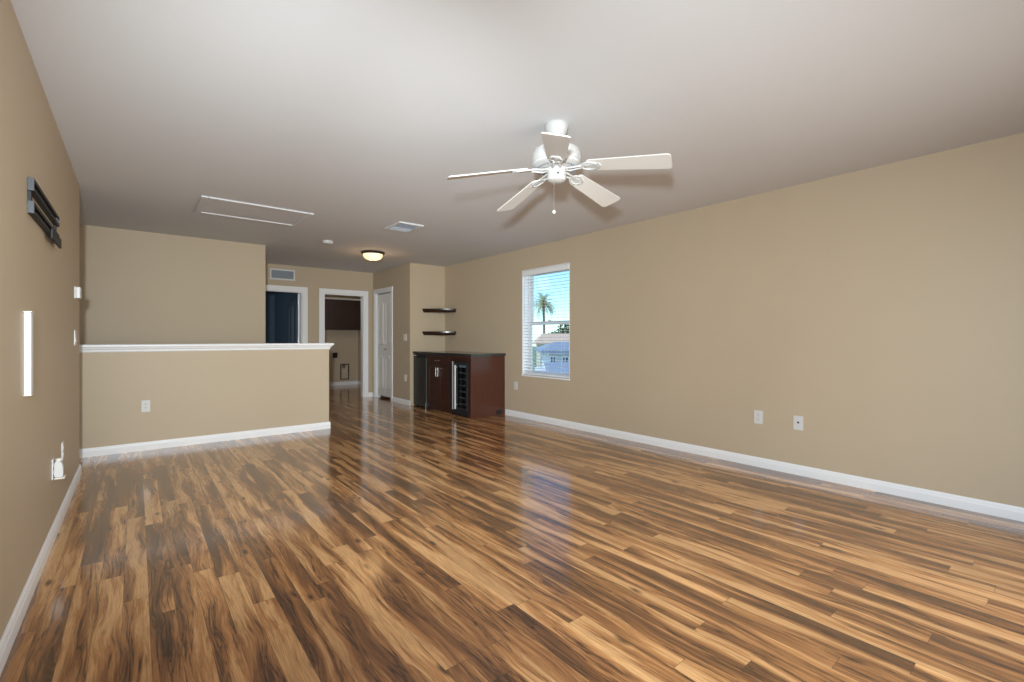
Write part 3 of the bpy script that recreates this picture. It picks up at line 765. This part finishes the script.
# ------------------------------------------------------------------ bar corner
BX = 3.735                       # carcass front
BY0, BY1 = 5.525, YA             # near end, wall
bar = thing('bar_cabinet', 'reddish brown bar base cabinet under the black counter', 'cabinet', (XR, BY0, 0))
def loc_(x, y, z): return (x - XR, y - BY0, z)
def bb_(mb, x0, x1, y0, y1, z0, z1, bev=0.0):
    return mb.box(x0 - XR, x1 - XR, y0 - BY0, y1 - BY0, z0, z1, bev)
YC0, YC1 = 6.095, 6.80           # the drawer-and-doors unit
YWC0, YWC1 = 5.60, 6.085         # wine cooler bay
YFR0, YFR1 = 6.815, 7.27         # fridge bay
ZT = 0.884
bb_(MB(), BX - 0.02, XR - 0.001, BY0, BY0 + 0.02, 0.0, ZT, 0.0015).build('end_panel', M_CHERRY, bar, label='reddish wood end panel')
bb_(MB(), BX - 0.02, BX, BY0 + 0.0205, YWC0 - 0.004, 0.0, ZT, 0.001).build('stile', M_CHERRYD, bar)
bd = MB()
bb_(bd, BX + 0.001, XR - 0.001, YC0, YC1, 0.10, ZT)
bb_(bd, BX + 0.06, XR - 0.001, YC0, YC1, 0.0, 0.10)
bb_(bd, BX - 0.0, XR - 0.001, YWC0 - 0.004, YC0, ZT - 0.075, ZT)
bd.build('body', M_CHERRYD, bar)
bb_(MB(), BX - 0.02, BX - 0.0005, YWC0 - 0.003, YC0 - 0.001, ZT - 0.075, ZT, 0.001).build('rail', M_CHERRYD, bar)
dw = bb_(MB(), BX - 0.02, BX, YC0 + 0.004, YC1 - 0.004, 0.722, 0.866, 0.003).build('drawer', M_CHERRYD, bar)
def pull(mb, p0, p1, out=0.028, r=0.005):
    p0, p1 = Vector(p0), Vector(p1); d_ = (p1 - p0)
    q0, q1 = p0 + d_ * 0.1, p1 - d_ * 0.1
    mb.tube([p0 + Vector((-out, 0, 0)), p1 + Vector((-out, 0, 0))], r, 10)
    for q in (q0, q1): mb.tube([q, q + Vector((-out, 0, 0))], r * 0.8, 8)
    return mb
ymid = (YC0 + YC1) / 2
pull(MB(), loc_(BX - 0.0205, ymid - 0.06, 0.80), loc_(BX - 0.0205, ymid + 0.06, 0.80)).build('drawer_pull', M_NICKEL, dw, 60)
for y0, y1, hy in ((YC0 + 0.004, ymid - 0.0015, ymid - 0.032), (ymid + 0.0015, YC1 - 0.004, ymid + 0.032)):
    dm = MB(); e = 0.058
    bb_(dm, BX - 0.02, BX, y0, y0 + e, 0.115, 0.715, 0.002); bb_(dm, BX - 0.02, BX, y1 - e, y1, 0.115, 0.715, 0.002)
    bb_(dm, BX - 0.02, BX, y0 + e, y1 - e, 0.115, 0.115 + e, 0.002); bb_(dm, BX - 0.02, BX, y0 + e, y1 - e, 0.715 - e, 0.715, 0.002)
    do = dm.build('door', M_CHERRYD, bar)
    bb_(MB(), BX - 0.012, BX - 0.002, y0 + e, y1 - e, 0.115 + e, 0.715 - e).build('door_panel', M_CHERRYD, do)
    pull(MB(), loc_(BX - 0.0205, hy, 0.55), loc_(BX - 0.0205, hy, 0.69), r=0.007).build('door_pull', M_CHROME, do, 60)
bb_(MB(), BX + 0.02, BX + 0.059, YC0 + 0.001, YC1 - 0.001, 0.001, 0.099).build('toe_kick', M_CHERRYD, bar)
# small black vent plate low on the end panel
bb_(MB(), 4.17, 4.265, BY0 - 0.006, BY0 - 0.0005, 0.012, 0.085, 0.002).build('vent_plate', M_BLACK, bar)

ct = MB()
out = [(3.692, 5.497), (XR - 0.001, 5.497), (XR - 0.001, YA - 0.001), (3.692, YA - 0.001)]
ct.prism(out, ZT + 0.0006, ZT + 0.0416, 'z', bev=0.005)
cto = ct.build('bar_worktop', M_COUNTER, None, label='black polished stone counter top over the bar corner', category='worktop')

# wine cooler
wc = thing('wine_cooler', 'built-in black wine cooler with glass door in the bar', 'wine cooler', (BX, (YWC0 + YWC1) / 2, 0))
hwc = (YWC1 - YWC0) / 2 - 0.003; z0, z1 = 0.012, ZT - 0.08
c_ = MB()
c_.box(0.004, 0.52, -hwc, -hwc + 0.02, z0, z1).box(0.004, 0.52, hwc - 0.02, hwc, z0, z1).box(0.004, 0.52, -hwc + 0.02, hwc - 0.02, z1 - 0.02, z1).box(0.004, 0.52, -hwc + 0.02, hwc - 0.02, z0, z0 + 0.10).box(0.50, 0.52, -hwc + 0.02, hwc - 0.02, z0 + 0.10, z1 - 0.02)
c_.build('cabinet_body', M_INSIDE, wc)
df = MB(); xf0, xf1 = -0.040, -0.002; zb = z0 + 0.075; gl, gr_ = -hwc + 0.028, hwc - 0.212
df.box(xf0, xf1, -hwc, gl, zb, z1, 0.003).box(xf0, xf1, gr_, hwc, zb, z1, 0.003).box(xf0, xf1, gl, gr_, zb, zb + 0.04, 0.003).box(xf0, xf1, gl, gr_, z1 - 0.035, z1, 0.003)
dfo = df.build('door_frame', M_BLACK, wc)
MB().box(-0.024, -0.019, gl, gr_, zb + 0.04, z1 - 0.035).build('pane', M_COOLGLASS, dfo)
MB().box(xf0 - 0.006, xf0 - 0.0005, hwc - 0.112, hwc - 0.084, zb, z1 + 0.0, 0.002).build('edge_trim', M_TRIMSTEEL, dfo, label='bright steel door edge')
hd = MB(); hd.tube([(xf0 - 0.030, hwc - 0.212, zb + 0.02), (xf0 - 0.030, hwc - 0.212, z1 - 0.05)], 0.013, 14)
for z in (zb + 0.08, z1 - 0.08): hd.tube([(xf0 + 0.001, hwc - 0.212, z), (xf0 - 0.030, hwc - 0.212, z)], 0.007, 10)
hd.build('handle', M_TRIMSTEEL, dfo, 60, label='long vertical steel handle')
MB().box(-0.0005, 0.003, -hwc, hwc, z0, zb - 0.006, 0.0005).build('kick_grille', M_BLACK, wc)
MB().box(-0.014, -0.004, gl + 0.02, gr_ - 0.02, z1 - 0.085, z1 - 0.045).build('control_panel', M_DISPLAY, wc)
nr = 6
for k in range(nr):
    z = zb + 0.085 + k * 0.092
    rk = MB()
    for i in range(9): rk.tube([(0.03, -hwc + 0.03 + i * (2 * hwc - 0.06) / 8, z), (0.46, -hwc + 0.03 + i * (2 * hwc - 0.06) / 8, z)], 0.0025, 6)
    for x in (0.03, 0.25, 0.46): rk.tube([(x, -hwc + 0.022, z), (x, hwc - 0.022, z)], 0.003, 6)
    ro_ = rk.build('wire_rack', M_CHROME, wc)
    MB().box(0.012, 0.026, -hwc + 0.03, hwc - 0.03, z - 0.006, z + 0.014, 0.002).build('rack_front', M_RACK, ro_)

# compact fridge
fg = thing('compact_fridge', 'plain black compact refrigerator at the far end of the bar', 'refrigerator', (BX, (YFR0 + YFR1) / 2, 0))
hf = (YFR1 - YFR0) / 2
MB().box(0.012, 0.52, -hf, hf, 0.03, 0.880, 0.004).build('body', M_FRIDGE, fg)
dro = MB().box(-0.035, 0.008, -hf, hf, 0.014, 0.815, 0.006).build('door', M_FRIDGE, fg)
tpo = MB().box(-0.033, 0.0115, -hf, hf, 0.819, 0.880, 0.004).build('top_panel', M_BLACK, fg)
MB().box(-0.037, -0.0335, hf - 0.11, hf - 0.004, 0.848, 0.862, 0.001).build('badge_strip', M_CHROME, tpo, label='small bright strip at the top of the fridge door')
MB().box(-0.038, -0.0355, -hf + 0.004, -hf + 0.009, 0.14, 0.76, 0.001).build('handle_edge', M_STEELGREY, dro)
for x, y in ((0.03, hf - 0.05), (0.47, -hf + 0.05), (0.47, hf - 0.05)):
    MB().lathe([(0, 0.0), (0.016, 0.0), (0.016, 0.010), (0.008, 0.012), (0.008, 0.0295), (0, 0.0295)], cx=x, cy=y, n=14).build('foot', M_BLACK, fg, 40)
MB().box(-0.044, -0.0355, -hf + 0.001, -hf + 0.022, 0.0, 0.085, 0.002).build('hinge_bracket', M_CHROME, fg, label='bright lower hinge bracket')

# corner shelves
def corner_shelf(label, z, th_=0.066):
    s_ = thing('corner_shelf', label, 'shelf', (XR, YA, z), 0, 'dark corner shelves above the bar')
    La, Lb = 0.452, 0.385
    def outline(inset):
        la, lb = La - inset, Lb - inset
        pts = [(-0.0008, -0.0008), (-la, -0.0008), (-la, -0.03)]
        p0, p1 = Vector((-la, -0.03)), Vector((-0.03, -lb))
        mid_ = (p0 + p1) / 2 + Vector((-0.055 + inset * .7, -0.060 + inset * .7))
        for i in range(1, 16):
            u = i / 16; q_ = p0 * (1 - u) ** 2 + mid_ * 2 * u * (1 - u) + p1 * u * u
            pts.append((q_.x, q_.y))
        pts += [(-0.03, -lb), (-0.0008, -lb)]
        return pts
    prof_ = [(0.024, 0.0), (0.020, 0.012), (0.008, 0.028), (0.006, 0.040), (0.0, 0.043), (0.0, th_)]
    vs, fs = [], []
    for ins, zz in prof_:
        vs += [(x, y, zz) for x, y in outline(ins)]
    k_ = len(outline(0))
    for r_ in range(len(prof_) - 1):
        for i in range(k_):
            fs.append((r_ * k_ + i, r_ * k_ + (i + 1) % k_, (r_ + 1) * k_ + (i + 1) % k_, (r_ + 1) * k_ + i))
    fs.append(tuple(range(k_))); fs.append(tuple(range((len(prof_) - 1) * k_, len(prof_) * k_)))
    m_ = MB(); m_.poly(vs, fs); bmesh.ops.recalc_face_normals(m_.bm, faces=m_.bm.faces[:])
    m_.build('board', M_SHELF, s_, 35)
    MB().lathe([(0, -0.0006), (0.034, -0.0006), (0.036, -0.004), (0.034, -0.010), (0.026, -0.012), (0, -0.012)], cx=-0.16, cy=-0.13, n=24).build('puck_light', M_NICKEL, s_, 40)
corner_shelf('upper dark wood corner shelf above the bar', 1.600)
corner_shelf('lower dark wood corner shelf just above the bar counter', 1.205)

# ------------------------------------------------------------------ laundry room fittings
lc = thing('wall_cabinet', 'dark brown two-door wall cabinet in the laundry room', 'cabinet', (XR, YLB, 1.352))
MB().box(-1.30, -0.001, -0.30, -0.001, 0.0, 0.72).build('body', M_LCAB, lc)
for x0, x1, hx in ((-1.298, -0.652, -0.69), (-0.648, -0.003, -0.61)):
    dm = MB(); e = 0.065
    dm.box(x0, x0 + e, -0.32, -0.3005, 0.002, 0.718, 0.002).box(x1 - e, x1, -0.32, -0.3005, 0.002, 0.718, 0.002).box(x0 + e, x1 - e, -0.32, -0.3005, 0.002, 0.002 + e, 0.002).box(x0 + e, x1 - e, -0.32, -0.3005, 0.718 - e, 0.718, 0.002)
    do = dm.build('door', M_LCAB, lc)
    MB().box(x0 + e, x1 - e, -0.312, -0.301, 0.002 + e, 0.718 - e).build('door_panel', M_LCAB, do)
MB().box(-1.31, -0.001, -0.345, -0.001, 0.7205, 0.765, 0.006).build('top_moulding', M_WHITE2, lc, label='pale strip along the top of the cabinet')
do_ = thing('dryer_outlet', 'square black dryer outlet on the laundry back wall', 'outlet', (3.76, YLB, 0.74))
MB().prism(rounded(0.115, 0.125, 0.008), -0.008, -0.0006, 'y').build('cover_plate', M_BLACK, do_)
MB().lathe([(0, 0), (0.028, 0), (0.026, 0.012), (0, 0.012)], n=24, M=Matrix.Translation((0, -0.0082, 0)) @ Matrix.Rotation(PI / 2, 4, 'X')).build('socket', M_SLOT, do_)
vb = thing('dryer_vent_box', 'tall framed dryer vent box low on the laundry back wall', 'vent box', (3.99, YLB, 0.14))
f = MB()
f.box(-0.105, -0.085, -0.025, -0.0006, 0, 0.38, 0.002).box(0.085, 0.105, -0.025, -0.0006, 0, 0.38, 0.002).box(-0.085, 0.085, -0.025, -0.0006, 0.36, 0.38, 0.002).box(-0.085, 0.085, -0.025, -0.0006, 0, 0.02, 0.002)
f.build('frame', M_BRONZE, vb)
MB().box(-0.085, 0.085, -0.006, -0.0008, 0.02, 0.36).build('back_panel', M_WALL, vb)
MB().lathe([(0, 0), (0.045, 0), (0.048, 0.006), (0.044, 0.022), (0.040, 0.022), (0.040, 0.004), (0, 0.004)], n=28, M=Matrix.Translation((-0.02, -0.0062, 0.315)) @ Matrix.Rotation(PI / 2, 4, 'X')).build('duct_collar', M_CHROME, vb, 40)

# ------------------------------------------------------------------ outside the window (room is upstairs, ground at -3)
G = -3.0
gr = MB().box(6, 160, -60, 200, G - 0.5, G)
gr.build('ground', M_GRASS, None, kind='structure', label='green lawn outside the window', category='ground')
MB().box(12.0, 19.0, -60, 120, G + 0.001, G + 0.03).build('street', M_ROAD, None, kind='structure', label='pale concrete street outside the window', category='street')
DIR = Vector((math.sin(YAW), math.cos(YAW), 0)); RGT = Vector((math.cos(YAW), -math.sin(YAW), 0))
FWD_ANG = -YAW
def house(name, label, x, y, rz, w_, d_, wh, rh, wmat, rmat, wins, over=0.5, door=None, ins=None):
    o = thing(name, label, 'house', (x, y, G + 0.001), rz)
    MB().box(-w_ / 2, w_ / 2, 0, d_, 0, wh).build('walls', wmat, o)
    a = MB(); ins = ins or min(d_ / 2 + over, w_ / 2) * 0.98
    X0, X1, Y0, Y1 = -w_ / 2 - over, w_ / 2 + over, -over, d_ + over; ym = (Y0 + Y1) / 2
    vs = [(X0, Y0, wh), (X1, Y0, wh), (X1, Y1, wh), (X0, Y1, wh), (X0, Y0, wh + .18), (X1, Y0, wh + .18), (X1, Y1, wh + .18), (X0, Y1, wh + .18), (X0 + ins, ym, wh + .18 + rh), (X1 - ins, ym, wh + .18 + rh)]
    fs = [(3, 2, 1, 0), (0, 1, 5, 4), (1, 2, 6, 5), (2, 3, 7, 6), (3, 0, 4, 7), (4, 5, 9, 8), (5, 6, 9), (6, 7, 8, 9), (7, 4, 8)]
    a.poly(vs, fs); bmesh.ops.recalc_face_normals(a.bm, faces=a.bm.faces[:])
    a.build('roof', rmat, o)
    for x0, x1, z0_, z1_ in wins:
        f_ = MB(); e = 0.08
        f_.box(x0, x0 + e, -0.06, -0.001, z0_, z1_).box(x1 - e, x1, -0.06, -0.001, z0_, z1_).box(x0 + e, x1 - e, -0.06, -0.001, z0_, z0_ + e).box(x0 + e, x1 - e, -0.06, -0.001, z1_ - e, z1_).box((x0 + x1) / 2 - .03, (x0 + x1) / 2 + .03, -0.05, -0.001, z0_ + e, z1_ - e)
        fo = f_.build('window', M_VINYL, o)
        MB().box(x0 + e, x1 - e, -0.03, -0.0015, z0_ + e, z1_ - e).build('pane', M_DARKGL, fo)
    if door:
        MB().box(door[0], door[1], -0.05, -0.001, 0.05, 2.15).build('front_door', M_STUCCO2, o)
    return o
def at(px, dist):                 # ground point seen past the window at a bearing (tangent of the angle from straight ahead)
    u = (px - 512) / 464.65
    p = DIR * dist + RGT * (u * dist)
    return p.x, p.y
hx, hy = at(627, 27)
house('house', 'white house with blue-grey roof seen through the window', hx, hy, -YAW, 9.0, 7.0, 3.28, 0.46, M_STUCCO, M_ROOFG,
      [(-4.50, -4.10, 2.62, 3.15), (-3.80, -3.36, 2.62, 3.15), (-1.2, 0.2, 1.9, 3.2)], ins=1.1)
hx, hy = at(610, 50)
house('house', 'farther house with tan tile roof behind the blue-grey roof', hx, hy, -YAW, 15.0, 8.0, 3.5, 1.05, M_STUCCO2, M_ROOFT,
      [(-4.6, -3.4, 1.0, 2.5), (-1.2, 0.2, 1.0, 2.5), (2.8, 4.2, 1.0, 2.5)], ins=1.0)
hx, hy = at(546, 24.5)
cpt = thing('carport', 'flat white carport canopy in front of the white house', 'carport', (hx, hy, G + 0.001), -YAW)
MB().box(-0.55, 0.55, -1.0, 1.0, 2.38, 2.56, 0.01).build('canopy', M_VINYL, cpt)
for x in (-0.48, 0.48):
    for y in (-0.9, 0.9):
        MB().box(x - 0.04, x + 0.04, y - 0.04, y + 0.04, 0, 2.379).build('post', M_VINYL, cpt)
hx, hy = at(572, 19.5)
sh = thing('garage', 'low garage with blue-grey roof nearest the window', 'garage', (hx, hy, G + 0.031), -YAW)
MB().box(-0.85, 2.2, 0, 2.4, 0, 2.50).build('walls', M_STUCCO, sh)
MB().prism([(-0.25, 2.502), (2.7, 2.90), (2.7, 2.99), (-0.25, 2.59)], -1.0, 2.35, 'x').build('roof', M_ROOFG, sh)

# palm
px_, py_ = at(543.5, 62)
pal = thing('palm_tree', 'tall palm tree seen through the upper window', 'palm', (px_, py_, G + 0.001))
PH = 9.0
MB().tube([(0.0, 0, 0), (0.1, 0, PH * 0.3), (0.12, 0, PH * 0.6), (0.05, 0, PH * 0.85), (0.0, 0, PH)], [0.26, 0.19, 0.17, 0.17, 0.20], 12).build('trunk', M_TRUNK, pal, 60)
rnd = random.Random(3)
fr = MB()
for k in range(44):
    az = 2 * PI * k / 44 * 3.0 + rnd.uniform(-.2, .2); el = rnd.uniform(-0.75, 1.25); Lf = rnd.uniform(1.9, 2.7)
    p = Vector((0, 0, PH - 0.05)); dirv = Vector((math.cos(az) * math.cos(el), math.sin(az) * math.cos(el), math.sin(el)))
    side = Vector((-math.sin(az), math.cos(az), 0)); n_ = 12; pts = [p.copy()]
    for i in range(n_):
        dirv = (dirv + Vector((0, 0, -0.10 - 0.07 * i / n_))).normalized(); p = p + dirv * (Lf / n_); pts.append(p.copy())
    fr.tube(pts, [0.025 * (1 - 0.8 * i / n_) for i in range(n_ + 1)], 5)
    for i in range(1, n_ + 1):
        ll = 0.62 * math.sin(PI * (0.15 + 0.8 * i / n_)); d0 = (pts[i] - pts[i - 1]).normalized()
        for sg in (-1, 1):
            for q in (0.0, 0.5):
                b0 = pts[i] - d0 * (q * Lf / n_)
                tip = b0 + side * sg * ll * 0.75 + d0 * ll * 0.5 + Vector((0, 0, -0.22 * ll))
                up_ = d0 * 0.028
                nrm = Vector((0, 0, 0.006))
                fr.poly([tuple(b0 - up_), tuple(b0 + up_), tuple(tip), tuple(b0 + nrm)], [(0, 1, 2), (0, 2, 3), (1, 3, 2), (0, 3, 1)])
fr.build('fronds', M_FROND, pal)

def tree(label, x, y, h_, r_, seed):
    o = thing('broadleaf_tree', label, 'tree', (x, y, G + 0.001)); rn = random.Random(seed)
    MB().tube([(0, 0, 0), (0.06, 0.02, h_ * .35), (0, 0, h_ * .6)], [0.2, 0.15, 0.1], 10).build('trunk', M_TRUNK, o, 60)
    c_ = MB()
    for k in range(900):
        v = Vector((rn.gauss(0, 1), rn.gauss(0, 1), rn.gauss(0, 1))).normalized() * (rn.random() ** 0.4)
        ct_ = Vector((v.x * r_, v.y * r_, h_ * .68 + v.z * h_ * .32))
        a = Vector((rn.uniform(-1, 1), rn.uniform(-1, 1), rn.uniform(-1, 1))).normalized(); b2 = a.cross(Vector((.3, .5, .8))).normalized()
        s_ = rn.uniform(.12, .24); n3 = a.cross(b2) * 0.02
        c_.poly([tuple(ct_ - a * s_), tuple(ct_ + b2 * s_ * .6), tuple(ct_ + a * s_), tuple(ct_ - b2 * s_ * .6), tuple(ct_ + n3)], [(0, 1, 4), (1, 2, 4), (2, 3, 4), (3, 0, 4), (3, 2, 1, 0)])
    c_.build('crown', M_LEAF, o)
tx, ty = at(566, 66); tree('round green tree beside the palm beyond the roofs', tx, ty, 6.6, 1.5, 1)
tx, ty = at(553, 80); tree('smaller distant green tree between palm and round tree', tx, ty, 5.4, 1.6, 2)
